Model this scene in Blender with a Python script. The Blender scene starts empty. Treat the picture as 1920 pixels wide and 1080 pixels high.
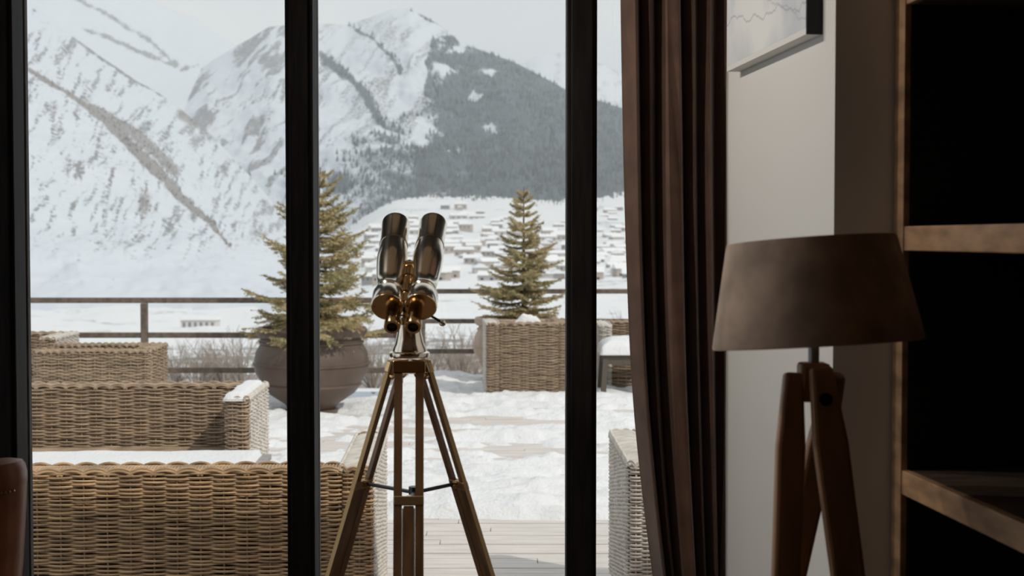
import bpy, bmesh, math, random
import numpy as np
from mathutils import Vector, Matrix
random.seed(7); RNG = np.random.default_rng(7)
SC = bpy.context.scene
COL = SC.collection
PI = math.pi

# ------------------------------------------------------------------ camera, sky, sun, exposure
FPX = 2666.7; HZ = 446.0; EYE = 1.65
PITCH = math.atan((540 - HZ) / FPX)
cam_d = bpy.data.cameras.new('camera'); cam = bpy.data.objects.new('camera', cam_d); COL.objects.link(cam)
cam_d.sensor_width = 36; cam_d.lens = 50; cam_d.clip_start = .05; cam_d.clip_end = 40000
cam.location = (0, 0, EYE); cam.rotation_euler = (PI / 2 - PITCH, 0, 0)
cam_d.dof.use_dof = True; cam_d.dof.focus_distance = 4.3; cam_d.dof.aperture_fstop = 6.3
SC.camera = cam

W = bpy.data.worlds.new('overcast_sky'); SC.world = W; W.use_nodes = True
nt = W.node_tree; nt.nodes.clear()
o = nt.nodes.new('ShaderNodeOutputWorld'); bg = nt.nodes.new('ShaderNodeBackground')
tc = nt.nodes.new('ShaderNodeTexCoord'); mp = nt.nodes.new('ShaderNodeMapping'); mp.inputs['Scale'].default_value = (1, 1, 2.6)
nz = nt.nodes.new('ShaderNodeTexNoise'); nz.inputs['Scale'].default_value = 2.6; nz.inputs['Detail'].default_value = 5; nz.inputs['Roughness'].default_value = .52
rp = nt.nodes.new('ShaderNodeValToRGB')
rp.color_ramp.elements[0].position = .36; rp.color_ramp.elements[0].color = (.50, .555, .61, 1)
rp.color_ramp.elements[1].position = .60; rp.color_ramp.elements[1].color = (.70, .70, .70, 1)
nt.links.new(tc.outputs['Generated'], mp.inputs['Vector']); nt.links.new(mp.outputs[0], nz.inputs['Vector'])
nt.links.new(nz.outputs['Fac'], rp.inputs[0]); nt.links.new(rp.outputs[0], bg.inputs['Color'])
bg.inputs['Strength'].default_value = 1.0
nt.links.new(bg.outputs[0], o.inputs['Surface'])

sun_d = bpy.data.lights.new('sun', 'SUN'); sun = bpy.data.objects.new('sun', sun_d); COL.objects.link(sun)
sun_d.energy = 1.75; sun_d.angle = math.radians(1.2); sun_d.color = (1, .93, .84)
SUN_AZ, SUN_EL = math.radians(50), math.radians(42)     # from behind the building, to the right
sv = Vector((-math.sin(SUN_AZ) * math.cos(SUN_EL), math.cos(SUN_AZ) * math.cos(SUN_EL), -math.sin(SUN_EL)))
sun.rotation_euler = sv.to_track_quat('-Z', 'Y').to_euler()
SC.view_settings.view_transform = 'Standard'; SC.view_settings.look = 'None'
SC.view_settings.exposure = 0.25; SC.view_settings.gamma = 1.0; SC.view_settings.use_curve_mapping = False

# ------------------------------------------------------------------ helpers
def P(x, y, Y):
    """the point at depth Y that a pixel of the 1920x1080 frame looks at"""
    rx, ry = (x - 960) / FPX, (540 - y) / FPX
    dy = math.cos(PITCH) + ry * math.sin(PITCH); dz = -math.sin(PITCH) + ry * math.cos(PITCH)
    return Vector((rx / dy * Y, Y, EYE + dz / dy * Y))

MATS = {}
def mat(name, col, rough=.6, metal=0, noise=None, bump=None, sheen=0, spec=.5, stretch=(1, 1, 1), coat=0, col2=None):
    """principled material; noise=(scale, amount) varies the colour (towards col2 if given), bump=(scale, strength)"""
    if name in MATS: return MATS[name]
    m = bpy.data.materials.new(name); m.use_nodes = True; t = m.node_tree
    b = t.nodes['Principled BSDF']
    b.inputs['Base Color'].default_value = (*col, 1); b.inputs['Roughness'].default_value = rough
    b.inputs['Metallic'].default_value = metal; b.inputs['Specular IOR Level'].default_value = spec
    if sheen: b.inputs['Sheen Weight'].default_value = sheen; b.inputs['Sheen Roughness'].default_value = .4
    if coat: b.inputs['Coat Weight'].default_value = coat; b.inputs['Coat Roughness'].default_value = .15
    if noise or bump:
        tc = t.nodes.new('ShaderNodeTexCoord'); mp = t.nodes.new('ShaderNodeMapping'); mp.inputs['Scale'].default_value = stretch
        t.links.new(tc.outputs['Object'], mp.inputs['Vector'])
    if noise:
        n = t.nodes.new('ShaderNodeTexNoise'); n.inputs['Scale'].default_value = noise[0]; n.inputs['Detail'].default_value = 6
        t.links.new(mp.outputs[0], n.inputs['Vector'])
        r = t.nodes.new('ShaderNodeValToRGB'); a = noise[1]
        c2 = col2 or tuple(min(1, c * (1 + a)) for c in col)
        c1 = tuple(c * (1 - a) for c in col) if col2 is None else col
        r.color_ramp.elements[0].position = .32; r.color_ramp.elements[0].color = (*c1, 1)
        r.color_ramp.elements[1].position = .68; r.color_ramp.elements[1].color = (*c2, 1)
        t.links.new(n.outputs['Fac'], r.inputs[0]); t.links.new(r.outputs[0], b.inputs['Base Color'])
    if bump:
        n2 = t.nodes.new('ShaderNodeTexNoise'); n2.inputs['Scale'].default_value = bump[0]; n2.inputs['Detail'].default_value = 5
        t.links.new(mp.outputs[0], n2.inputs['Vector'])
        bp = t.nodes.new('ShaderNodeBump'); bp.inputs['Strength'].default_value = bump[1]; bp.inputs['Distance'].default_value = bump[2] if len(bump) > 2 else .01
        t.links.new(n2.outputs['Fac'], bp.inputs['Height']); t.links.new(bp.outputs[0], b.inputs['Normal'])
    MATS[name] = m; return m

def tag(o, label=None, cat=None, group=None, kind=None):
    if label: o['label'] = label
    if cat: o['category'] = cat
    if group: o['group'] = group
    if kind: o['kind'] = kind
    return o

def empty(name, loc=(0, 0, 0), rz=0):
    o = bpy.data.objects.new(name, None); COL.objects.link(o); o.location = loc; o.rotation_euler = (0, 0, rz)
    o.empty_display_size = .1
    return o

class MB:
    """collects shapes; build() links them as one mesh object"""
    def __init__(s): s.v = []; s.f = []; s.n = 0; s.sm = []; s.mi = []
    def add(s, verts, faces, smooth=False, mi=0):
        verts = np.asarray(verts, float).reshape(-1, 3)
        s.v.append(verts)
        for f in faces: s.f.append([int(i) + s.n for i in f]); s.sm.append(smooth); s.mi.append(mi)
        s.n += len(verts); return s
    def box(s, x0, x1, y0, y1, z0, z1, M=None, mi=0):
        v = [Vector((x, y, z)) for z in (z0, z1) for y in (y0, y1) for x in (x0, x1)]
        if M is not None: v = [M @ p for p in v]
        return s.add([tuple(p) for p in v], [(0, 2, 3, 1), (4, 5, 7, 6), (0, 1, 5, 4), (2, 6, 7, 3), (0, 4, 6, 2), (1, 3, 7, 5)], False, mi)
    def prism(s, poly, z0, z1):
        n = len(poly); v = [(p[0], p[1], z0) for p in poly] + [(p[0], p[1], z1) for p in poly]
        return s.add(v, [list(range(n))[::-1], list(range(n, 2 * n))] + [(i, (i + 1) % n, n + (i + 1) % n, n + i) for i in range(n)])
    def tube(s, pts, r, n=8, cap=True, flat=1.0):
        pts = [Vector(p) for p in pts]; rs = r if hasattr(r, '__len__') else [r] * len(pts)
        V = []; prev = None
        for i, p in enumerate(pts):
            d = (pts[min(i + 1, len(pts) - 1)] - pts[max(i - 1, 0)]).normalized()
            a = Vector((0, 0, 1)) if abs(d.z) < .95 else Vector((1, 0, 0))
            if prev is not None: a = prev
            u = (a - d * a.dot(d)).normalized(); w = d.cross(u); prev = u
            for k in range(n):
                t = 2 * PI * k / n; V.append(tuple(p + u * (rs[i] * math.cos(t)) + w * (rs[i] * flat * math.sin(t))))
        F = [(i * n + k, i * n + (k + 1) % n, (i + 1) * n + (k + 1) % n, (i + 1) * n + k) for i in range(len(pts) - 1) for k in range(n)]
        if cap: F += [list(range(n))[::-1], list(range((len(pts) - 1) * n, len(pts) * n))]
        return s.add(V, F, True)
    def lathe(s, prof, n=32, org=(0, 0, 0), axis=(0, 0, 1), sx=1.0):
        """prof = [(distance along axis, radius)...]"""
        ax = Vector(axis).normalized(); a = Vector((1, 0, 0)) if abs(ax.x) < .9 else Vector((0, 1, 0))
        u = (a - ax * a.dot(ax)).normalized(); w = ax.cross(u); org = Vector(org); V = []
        for h, r in prof:
            for k in range(n):
                t = 2 * PI * k / n; V.append(tuple(org + ax * h + u * (r * sx * math.cos(t)) + w * (r * math.sin(t))))
        m = len(prof)
        F = [(i * n + k, i * n + (k + 1) % n, (i + 1) * n + (k + 1) % n, (i + 1) * n + k) for i in range(m - 1) for k in range(n)]
        if prof[0][1] > 1e-5: F.append(list(range(n))[::-1])
        if prof[-1][1] > 1e-5: F.append(list(range((m - 1) * n, m * n)))
        return s.add(V, F, True)
    def build(s, name, m, parent=None, bevel=0, auto=True, mats=None):
        me = bpy.data.meshes.new(name)
        V = np.concatenate(s.v) if s.v else np.zeros((0, 3))
        me.from_pydata([tuple(p) for p in V], [], s.f); me.update()
        for mm in (mats or [m]): me.materials.append(mm)
        for p, sm, mi in zip(me.polygons, s.sm, s.mi): p.use_smooth = sm; p.material_index = mi
        if any(s.sm) and auto:
            bm = bmesh.new(); bm.from_mesh(me)
            for e in bm.edges:
                if len(e.link_faces) == 2 and e.calc_face_angle(0) > math.radians(38): e.smooth = False
            bm.to_mesh(me); bm.free()
        ob = bpy.data.objects.new(name, me); COL.objects.link(ob)
        if parent is not None: ob.parent = parent
        if bevel:
            md = ob.modifiers.new('bevel', 'BEVEL'); md.width = bevel; md.segments = 2; md.limit_method = 'ANGLE'
        return ob

def fast_mesh(name, V, Q, m, parent=None, smooth=True):
    """numpy vertices (n,3) and quads or triangles (m,k) to a mesh object"""
    me = bpy.data.meshes.new(name); V = np.ascontiguousarray(V, np.float32); Q = np.ascontiguousarray(Q, np.int32); k = Q.shape[1]
    me.vertices.add(len(V)); me.vertices.foreach_set('co', V.ravel())
    me.loops.add(Q.size); me.loops.foreach_set('vertex_index', Q.ravel())
    me.polygons.add(len(Q)); me.polygons.foreach_set('loop_start', np.arange(0, Q.size, k, dtype=np.int32))
    me.polygons.foreach_set('loop_total', np.full(len(Q), k, np.int32))
    me.polygons.foreach_set('use_smooth', np.full(len(Q), smooth))
    me.update(calc_edges=True); me.validate()
    me.materials.append(m)
    ob = bpy.data.objects.new(name, me); COL.objects.link(ob)
    if parent is not None: ob.parent = parent
    return ob

# value noise in numpy
_T = RNG.random((256, 256))
def vnoise(x, y):
    xi = np.floor(x).astype(int); yi = np.floor(y).astype(int); fx = x - xi; fy = y - yi
    fx = fx * fx * (3 - 2 * fx); fy = fy * fy * (3 - 2 * fy)
    g = lambda a, b: _T[a & 255, b & 255]
    return (g(xi, yi) * (1 - fx) + g(xi + 1, yi) * fx) * (1 - fy) + (g(xi, yi + 1) * (1 - fx) + g(xi + 1, yi + 1) * fx) * fy
def fbm(x, y, oc=5, gain=.5):
    s = 0; a = 1; t = 0
    for i in range(oc): s = s + a * vnoise(x * 2 ** i + 17.3 * i, y * 2 ** i + 9.1 * i); t += a; a *= gain
    return s / t
def sstep(a, b, x):
    t = np.clip((x - a) / (b - a), 0, 1); return t * t * (3 - 2 * t)
def grid_quads(nr, nc):
    i = np.arange(nr - 1)[:, None] * nc + np.arange(nc - 1)[None, :]
    return np.stack([i, i + 1, i + nc + 1, i + nc], -1).reshape(-1, 4)

# ------------------------------------------------------------------ materials
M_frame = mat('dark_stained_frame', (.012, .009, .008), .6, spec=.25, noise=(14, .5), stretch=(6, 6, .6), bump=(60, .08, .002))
M_bead = mat('pale_frame_edge', (.07, .06, .053), .6, spec=.25, noise=(30, .4), stretch=(3, 3, .4))  # glazing beads set paler than the frame
M_wall = mat('plaster_paint', (.78, .765, .74), .75, bump=(120, .05, .002))
M_floor = mat('floor_wood', (.46, .32, .21), .4, noise=(5, .35), stretch=(1, 12, 1))
M_backwood = mat('warm_wood_panel', (.36, .2, .1), .45, noise=(5, .3), stretch=(8, 8, .8))
M_shelf = mat('oak_shelf_wood', (.40, .235, .125), .55, noise=(9, .4), stretch=(1, 3, 3), bump=(40, .1, .003))
M_curtain = mat('brown_velvet', (.115, .058, .036), .85, sheen=.35, noise=(14, .25), bump=(300, .15, .002))
M_brass = mat('polished_brass', (.74, .52, .28), .16, 1, noise=(20, .08))
M_nickel = mat('polished_pale_brass', (.90, .82, .70), .16, 1)
M_steel = mat('dark_steel', (.06, .06, .06), .35, .8)
M_black = mat('black_glass', (.01, .01, .012), .08)
M_tripwood = mat('tripod_varnished_wood', (.235, .125, .06), .3, noise=(12, .35), stretch=(3, 3, .25), coat=.5)
M_tripbrass = mat('tripod_brass_edge', (.50, .33, .16), .35, .7)
M_wicker = mat('cane_wicker', (.44, .29, .16), .5, noise=(7, .5), stretch=(1, 1, 9))
M_wicker_far = mat('cane_wicker_weathered', (.37, .275, .19), .65, noise=(9, .35), stretch=(1, 1, 6))
M_wicker_pale = mat('frosted_cane', (.62, .575, .52), .7, noise=(12, .18))
M_core = mat('wicker_core', (.085, .055, .035), .9)
M_snow = mat('snow', (.80, .805, .815), .75, spec=.2, bump=(38, .6, .02))
M_greywood = mat('weathered_grey_wood', (.33, .31, .30), .8, noise=(8, .35), stretch=(1, 10, 6))
M_rail = mat('brown_rail', (.15, .115, .09), .6, noise=(20, .35))
M_leather = mat('brown_leather', (.30, .115, .058), .38, noise=(7, .4), bump=(120, .12, .003))
M_nail = mat('nailhead_brass', (.45, .30, .14), .3, 1)
M_pot = mat('glazed_brown_pot', (.115, .082, .064), .45, noise=(3, .3), spec=.3)
M_pot2 = mat('terracotta_pot', (.40, .30, .23), .7, noise=(4, .2))
M_soil = mat('soil', (.05, .035, .025), .95)
M_bark = mat('bark', (.12, .085, .06), .9)
M_shade = mat('suede_lamp_shade', (.43, .31, .235), .8, sheen=.3, noise=(14, .3))
M_lampwood = mat('lamp_leg_wood', (.25, .125, .06), .4, noise=(8, .3), stretch=(3, 3, .4))
M_grey = mat('grey_metal', (.32, .31, .30), .4, .6)

def needle_mat(name, c1, c2):
    m = mat(name, c1, .7, noise=(3.2, 0), col2=c2); return m
M_needle = needle_mat('spruce_needles', (.31, .285, .13), (.55, .43, .23))

def glass_mat():
    m = bpy.data.materials.new('window_glass'); m.use_nodes = True; t = m.node_tree; t.nodes.clear()
    o = t.nodes.new('ShaderNodeOutputMaterial'); mx = t.nodes.new('ShaderNodeMixShader'); tr = t.nodes.new('ShaderNodeBsdfTransparent')
    gl = t.nodes.new('ShaderNodeBsdfGlossy'); gl.inputs['Roughness'].default_value = .0
    fr = t.nodes.new('ShaderNodeFresnel'); fr.inputs['IOR'].default_value = 1.45
    tr.inputs['Color'].default_value = (.965, .975, .97, 1)
    t.links.new(fr.outputs[0], mx.inputs[0]); t.links.new(tr.outputs[0], mx.inputs[1]); t.links.new(gl.outputs[0], mx.inputs[2])
    t.links.new(mx.outputs[0], o.inputs['Surface']); return m
M_glass = glass_mat()

def terrain_mat(name, snow):
    """snow, rock and woodland by the terrain's own attributes, broken up by fine noise"""
    m = bpy.data.materials.new(name); m.use_nodes = True; t = m.node_tree; b = t.nodes['Principled BSDF']
    b.inputs['Roughness'].default_value = .85; b.inputs['Specular IOR Level'].default_value = .1
    tc = t.nodes.new('ShaderNodeTexCoord')
    def attr(n):
        a = t.nodes.new('ShaderNodeAttribute'); a.attribute_name = n; return a.outputs['Fac']
    def noise(sc, det=5):
        n = t.nodes.new('ShaderNodeTexNoise'); n.inputs['Scale'].default_value = sc; n.inputs['Detail'].default_value = det; n.inputs['Roughness'].default_value = .65
        t.links.new(tc.outputs['Object'], n.inputs['Vector']); return n.outputs['Fac']
    def broken(a, n, k):
        # smoothstep(.4,.6, a + (n-.5)*k)
        s = t.nodes.new('ShaderNodeMath'); s.operation = 'SUBTRACT'; t.links.new(n, s.inputs[0]); s.inputs[1].default_value = .5
        q = t.nodes.new('ShaderNodeMath'); q.operation = 'MULTIPLY_ADD'; t.links.new(s.outputs[0], q.inputs[0]); q.inputs[1].default_value = k; t.links.new(a, q.inputs[2])
        r = t.nodes.new('ShaderNodeMapRange'); r.interpolation_type = 'SMOOTHSTEP'; r.inputs['From Min'].default_value = .38; r.inputs['From Max'].default_value = .62
        t.links.new(q.outputs[0], r.inputs['Value']); return r.outputs[0]
    def mix(f, c1, c2):
        x = t.nodes.new('ShaderNodeMix'); x.data_type = 'RGBA'; t.links.new(f, x.inputs['Factor'])
        for c, s in ((c1, 'A'), (c2, 'B')):
            if isinstance(c, tuple): x.inputs[6 if s == 'A' else 7].default_value = (*c, 1)
            else: t.links.new(c, x.inputs[6 if s == 'A' else 7])
        return x.outputs[2]
    n1 = noise(.19, 6); n2 = noise(.24)
    c = mix(broken(attr('rock'), n1, 1.9), snow, (.25, .255, .265))
    c = mix(broken(attr('shrub'), n2, .8), c, (.30, .29, .285))
    wood = mix(n2, (.075, .10, .115), (.14, .17, .185))
    c = mix(broken(attr('wood'), n2, .9), c, wood)
    t.links.new(c, b.inputs['Base Color'])
    return m
M_terrain = terrain_mat('snowy_mountainside', (.615, .66, .715)); M_valley = terrain_mat('snowy_valley', (.75, .765, .78))  # mountain snow greyer: rock and grass mixed in, part shade put into colour

# ------------------------------------------------------------------ the room shell
def wallx(u, off=0):       # a point on the splayed right wall, u metres from its near corner towards the window
    d = Vector((-.0952, .9955)); n = Vector((-.9955, -.0952)); c = Vector((.588, 2.6))
    p = c + d * u + n * off; return p.x, p.y
CEIL = 2.72
tag(MB().box(-2.15, 2.2, -3.2, 3.66, -.12, 0).build('floor', M_floor), kind='structure')
M_ceil = mat('ceiling_planks', (.84, .64, .43), .5, noise=(4, .15), stretch=(1, 14, 1))
tag(MB().box(-1.94, 2.2, -3.2, 3.9, CEIL, 3.06).build('ceiling', M_ceil), kind='structure')
tag(MB().box(-2.15, 2.2, -3.3, -3.2, 0, CEIL).build('wall_back', M_backwood), kind='structure')
XL = -1.84
tag(MB().box(XL - .1, XL, -3.3, 1.6, 0, CEIL).box(XL - .1, XL, 1.6, 3.66, 2.64, CEIL).box(XL - .1, XL, 1.6, 3.66, 0, .09).build('wall_left', M_backwood), kind='structure')
wr = MB().prism([wallx(0), wallx(1.16), (1.6, 3.755), (1.6, 2.7)][::-1], 0, CEIL)
tag(wr.build('wall_right', M_wall), kind='structure')
tag(MB().box(1.35, 1.45, -3.2, 2.63, 0, CEIL).build('wall_side', M_backwood), kind='structure')

win = tag(empty('window_1', (0, 3.6, 0)), kind='structure')
def wbox(name, x0, x1, y0, y1, z0, z1, m, bevel=.003):
    return MB().box(x0, x1, y0 - 3.6, y1 - 3.6, z0, z1).build(name, m, win, bevel)
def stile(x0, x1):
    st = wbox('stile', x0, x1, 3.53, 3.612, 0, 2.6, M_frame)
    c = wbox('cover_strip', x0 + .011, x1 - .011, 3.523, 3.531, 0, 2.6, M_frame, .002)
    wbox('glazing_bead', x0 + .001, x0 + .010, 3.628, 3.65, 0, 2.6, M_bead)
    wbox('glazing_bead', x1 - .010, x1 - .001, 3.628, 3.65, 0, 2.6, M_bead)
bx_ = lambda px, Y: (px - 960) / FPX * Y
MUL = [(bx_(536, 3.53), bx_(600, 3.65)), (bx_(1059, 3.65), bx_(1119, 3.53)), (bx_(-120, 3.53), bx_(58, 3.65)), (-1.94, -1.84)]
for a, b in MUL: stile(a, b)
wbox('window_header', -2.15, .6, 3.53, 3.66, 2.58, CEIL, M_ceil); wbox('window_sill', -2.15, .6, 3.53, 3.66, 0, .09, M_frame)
for a, b in ((MUL[0][1], MUL[1][0]), (MUL[2][1], MUL[0][0]), (MUL[1][1], .52), (-1.85, MUL[2][0])):
    wbox('pane', a - .005, b + .005, 3.598, 3.604, .08, 2.59, M_glass, 0)
w2 = tag(empty('added_side_window', (XL - .05, 0, 0)), kind='structure')  # side glazing added out of view to let more daylight in
for y in (1.55, 2.55, 3.55): MB().box(-.05, .05, y, y + .07, .05, 2.66).build('stile', M_frame, w2, .003)
for y in (1.6, 2.6): MB().box(-.003, .003, y, y + .97, .08, 2.65).build('pane', M_glass, w2)
# the building's outer wall over the window and its flat roof edge
tag(MB().box(.62, 7, 3.76, 3.9, 2.5, 3.06).box(.62, 7, 3.76, 3.9, 0, 2.5).build('wall_front', M_backwood), kind='structure')

# ------------------------------------------------------------------ unseen spotlights added to brighten the picture wall
def added_spot(x, y, target, watt, label):
    S = empty('added_spotlight', (x, y, CEIL)); tag(S, label, 'spotlight', 'added spotlights'); z0 = -.10
    d = (Vector(target) - Vector((x, y, CEIL + z0))).normalized()
    MB().lathe([(-.012, .035), (0, .035)], 20).build('ceiling_rose', M_steel, S); MB().tube([(0, 0, 0), (0, 0, z0)], .006, 8).build('stem', M_steel, S)
    MB().lathe([(-.05, .028), (-.045, .034), (.045, .034), (.05, .036), (.05, .030), (.03, .028)], 24, (0, 0, z0), d).build('canister', M_steel, S)
    l = bpy.data.lights.new('added_spot_lamp', 'SPOT'); l.energy = watt; l.spot_size = math.radians(95); l.spot_blend = .8; l.shadow_soft_size = .03; l.color = (1, .93, .84)
    lo = bpy.data.objects.new('added_spot_lamp', l); COL.objects.link(lo); lo.parent = S; lo.location = Vector((0, 0, z0)) + d * .055; lo.rotation_euler = d.to_track_quat('-Z', 'Y').to_euler()
added_spot(-.85, 2.75, (.55, 2.9, 1.35), 19, 'small added unseen spotlight nearer the room aimed at the picture wall')
added_spot(-.85, 3.2, (.52, 3.0, 1.5), 17, 'small added unseen spotlight nearer the window aimed at the picture wall')

# ------------------------------------------------------------------ bookcase on the right
bx, by = wallx(0)
bk = empty('bookcase', (bx + .111 * .9955, by + .111 * .0952 - .004, 0), math.atan2(-.9955, .0952))
tag(bk, 'tall open oak bookcase with empty thick shelves at the right', 'bookcase')
# local x runs along the front towards the camera, local y runs into the depth (+y = left of x => use -y)
M_darkwood = mat('shade_black_wood', (.012, .009, .007), .7, noise=(9, .4), stretch=(1, 1, 9)); M_darktop = mat('shade_dark_shelf_top', (.07, .045, .028), .6, noise=(9, .4), stretch=(9, 1, 1))  # bookcase's inner shade put into the colour: near-black panels, darkened shelf tops
def bbox(name, x0, x1, d0, d1, z0, z1, m, par=None): return MB().box(x0, x1, d0, d1, z0, z1).build(name, m, par or bk, .002)
for a in (0, 1.3):
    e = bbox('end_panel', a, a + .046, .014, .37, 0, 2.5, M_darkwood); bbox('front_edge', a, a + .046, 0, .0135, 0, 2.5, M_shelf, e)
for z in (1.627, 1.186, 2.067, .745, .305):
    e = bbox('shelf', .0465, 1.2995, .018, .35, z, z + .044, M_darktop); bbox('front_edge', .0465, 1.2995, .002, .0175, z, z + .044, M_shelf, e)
MB().box(.046, 1.3, .35, .37, .02, 2.5).build('back_panel', mat('shade_black_back', (.006, .005, .0045), .9), bk)  # near-black colour stands for the unlit depth of the shelves

# ------------------------------------------------------------------ curtain
def curtain():
    nz_, ns = 60, 420; zt, zb = 2.6, .02
    z = np.linspace(zb, zt, nz_)
    # left edge of the gathered curtain: hangs straight above, drawn to the right further down
    pz = [0, .6, .82, 1.05, 1.3, 1.6, 1.75, 2.25, 2.6]; px = [.42, .375, .345, .315, .290, .277, .272, .262, .258]
    xl = np.interp(z, pz, px); xl = np.convolve(np.pad(xl, 3, 'edge'), np.ones(7) / 7, 'valid'); xr = np.interp(z, [0, 2.6], [.535, .525])
    s = np.linspace(0, 1, ns)
    # folds: unequal pleats
    knots = np.array([0, .11, .17, .23, .30, .37, .50, .56, .63, .70, .78, .86, .93, 1.0])
    dep = np.array([0, 1, .15, .75, .1, .9, .9, .05, .8, .1, .85, .1, .6, .1])
    prof = np.interp(s, knots, dep); k = np.ones(13) / 13
    prof = np.convolve(np.pad(prof, 6, 'edge'), k, 'valid')
    S, Z = np.meshgrid(s, z)
    wob = .010 * np.sin(Z * 3 + S * 17) + .006 * np.sin(Z * 7 + S * 31)
    X = xl[:, None] + (xr - xl)[:, None] * np.clip(S + .012 * np.sin(Z * 2.2 + S * 9) * S * (1 - S) * 4, 0, 1)
    Y = 3.47 - .115 * prof[None, :] + wob * .6
    V = np.stack([X, Y, Z], -1).reshape(-1, 3)
    c = fast_mesh('curtain', V, grid_quads(nz_, ns), M_curtain)
    md = c.modifiers.new('thickness', 'SOLIDIFY'); md.thickness = .004
    tag(c, 'heavy brown velvet curtain gathered in deep folds beside the window', 'curtain')
curtain()

# ------------------------------------------------------------------ canvas picture on the right wall
def picture():
    m = bpy.data.materials.new('pencil_mountain_print'); m.use_nodes = True; t = m.node_tree; b = t.nodes['Principled BSDF']; b.inputs['Roughness'].default_value = .8
    tc = t.nodes.new('ShaderNodeTexCoord'); sp = t.nodes.new('ShaderNodeSeparateXYZ'); t.links.new(tc.outputs['Object'], sp.inputs[0])
    def math_(op, a, b_=None, c=None):
        q = t.nodes.new('ShaderNodeMath'); q.operation = op
        for i, v in enumerate((a, b_, c)):
            if v is None: continue
            if isinstance(v, (int, float)): q.inputs[i].default_value = v
            else: t.links.new(v, q.inputs[i])
        return q.outputs[0]
    acc = None
    for k, (z0, sl, am, sc, w, dk) in enumerate([(.12, .22, .10, 7, .0035, .55), (.055, .10, .09, 9, .0022, .4), (.33, -.18, .16, 5, .003, .45), (.5, .25, .2, 4, .003, .4), (.03, .30, .05, 14, .002, .3)]):
        cx = t.nodes.new('ShaderNodeCombineXYZ'); t.links.new(sp.outputs['X'], cx.inputs[0]); cx.inputs[1].default_value = k * 3.7
        n = t.nodes.new('ShaderNodeTexNoise'); n.inputs['Scale'].default_value = sc; n.inputs['Detail'].default_value = 6; n.inputs['Roughness'].default_value = .6
        t.links.new(cx.outputs[0], n.inputs['Vector'])
        h = math_('MULTIPLY_ADD', n.outputs['Fac'], am, z0 - am / 2); h = math_('MULTIPLY_ADD', sp.outputs['X'], sl, h)
        d = math_('ABSOLUTE', math_('SUBTRACT', sp.outputs['Z'], h))
        f = math_('MULTIPLY', math_('LESS_THAN', d, w), dk)
        acc = f if acc is None else math_('MAXIMUM', acc, f)
    n = t.nodes.new('ShaderNodeTexNoise'); n.inputs['Scale'].default_value = 5; n.inputs['Detail'].default_value = 5; t.links.new(tc.outputs['Object'], n.inputs['Vector'])
    r = t.nodes.new('ShaderNodeValToRGB'); r.color_ramp.elements[0].position = .35; r.color_ramp.elements[0].color = (.62, .65, .70, 1); r.color_ramp.elements[1].position = .6; r.color_ramp.elements[1].color = (.84, .84, .84, 1)
    t.links.new(n.outputs['Fac'], r.inputs[0])
    mx = t.nodes.new('ShaderNodeMix'); mx.data_type = 'RGBA'; t.links.new(acc, mx.inputs['Factor']); t.links.new(r.outputs[0], mx.inputs[6]); mx.inputs[7].default_value = (.25, .27, .32, 1)
    t.links.new(mx.outputs[2], b.inputs['Base Color'])
    x, y = wallx(.075, .001); pc = empty('canvas_picture', (x, y, 2.03), math.atan2(.9955, -.0952))
    tag(pc, 'unframed canvas print of a snowy mountain hung on the pale wall', 'picture')
    # local x along the wall towards the window, local +y out of the wall to the left
    MB().box(0.0015, .60, 0, .030, 0, .62).build('canvas_sides', mat('white_canvas', (.8, .79, .77), .8), pc)
    MB().box(0, .0015, 0, .030, 0, .62).build('shaded_end', mat('canvas_end_shade', (.03, .028, .028), .8), pc)  # end turned away from the window, its shade put into the colour
    MB().box(.0, .60, .030, .0315, .012, .608).build('print', m, pc)
    MB().box(.0, .60, .030, .0312, 0, .012).build('bottom_border', mat('white_canvas', (.8, .79, .77), .8), pc)
picture()

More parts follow.
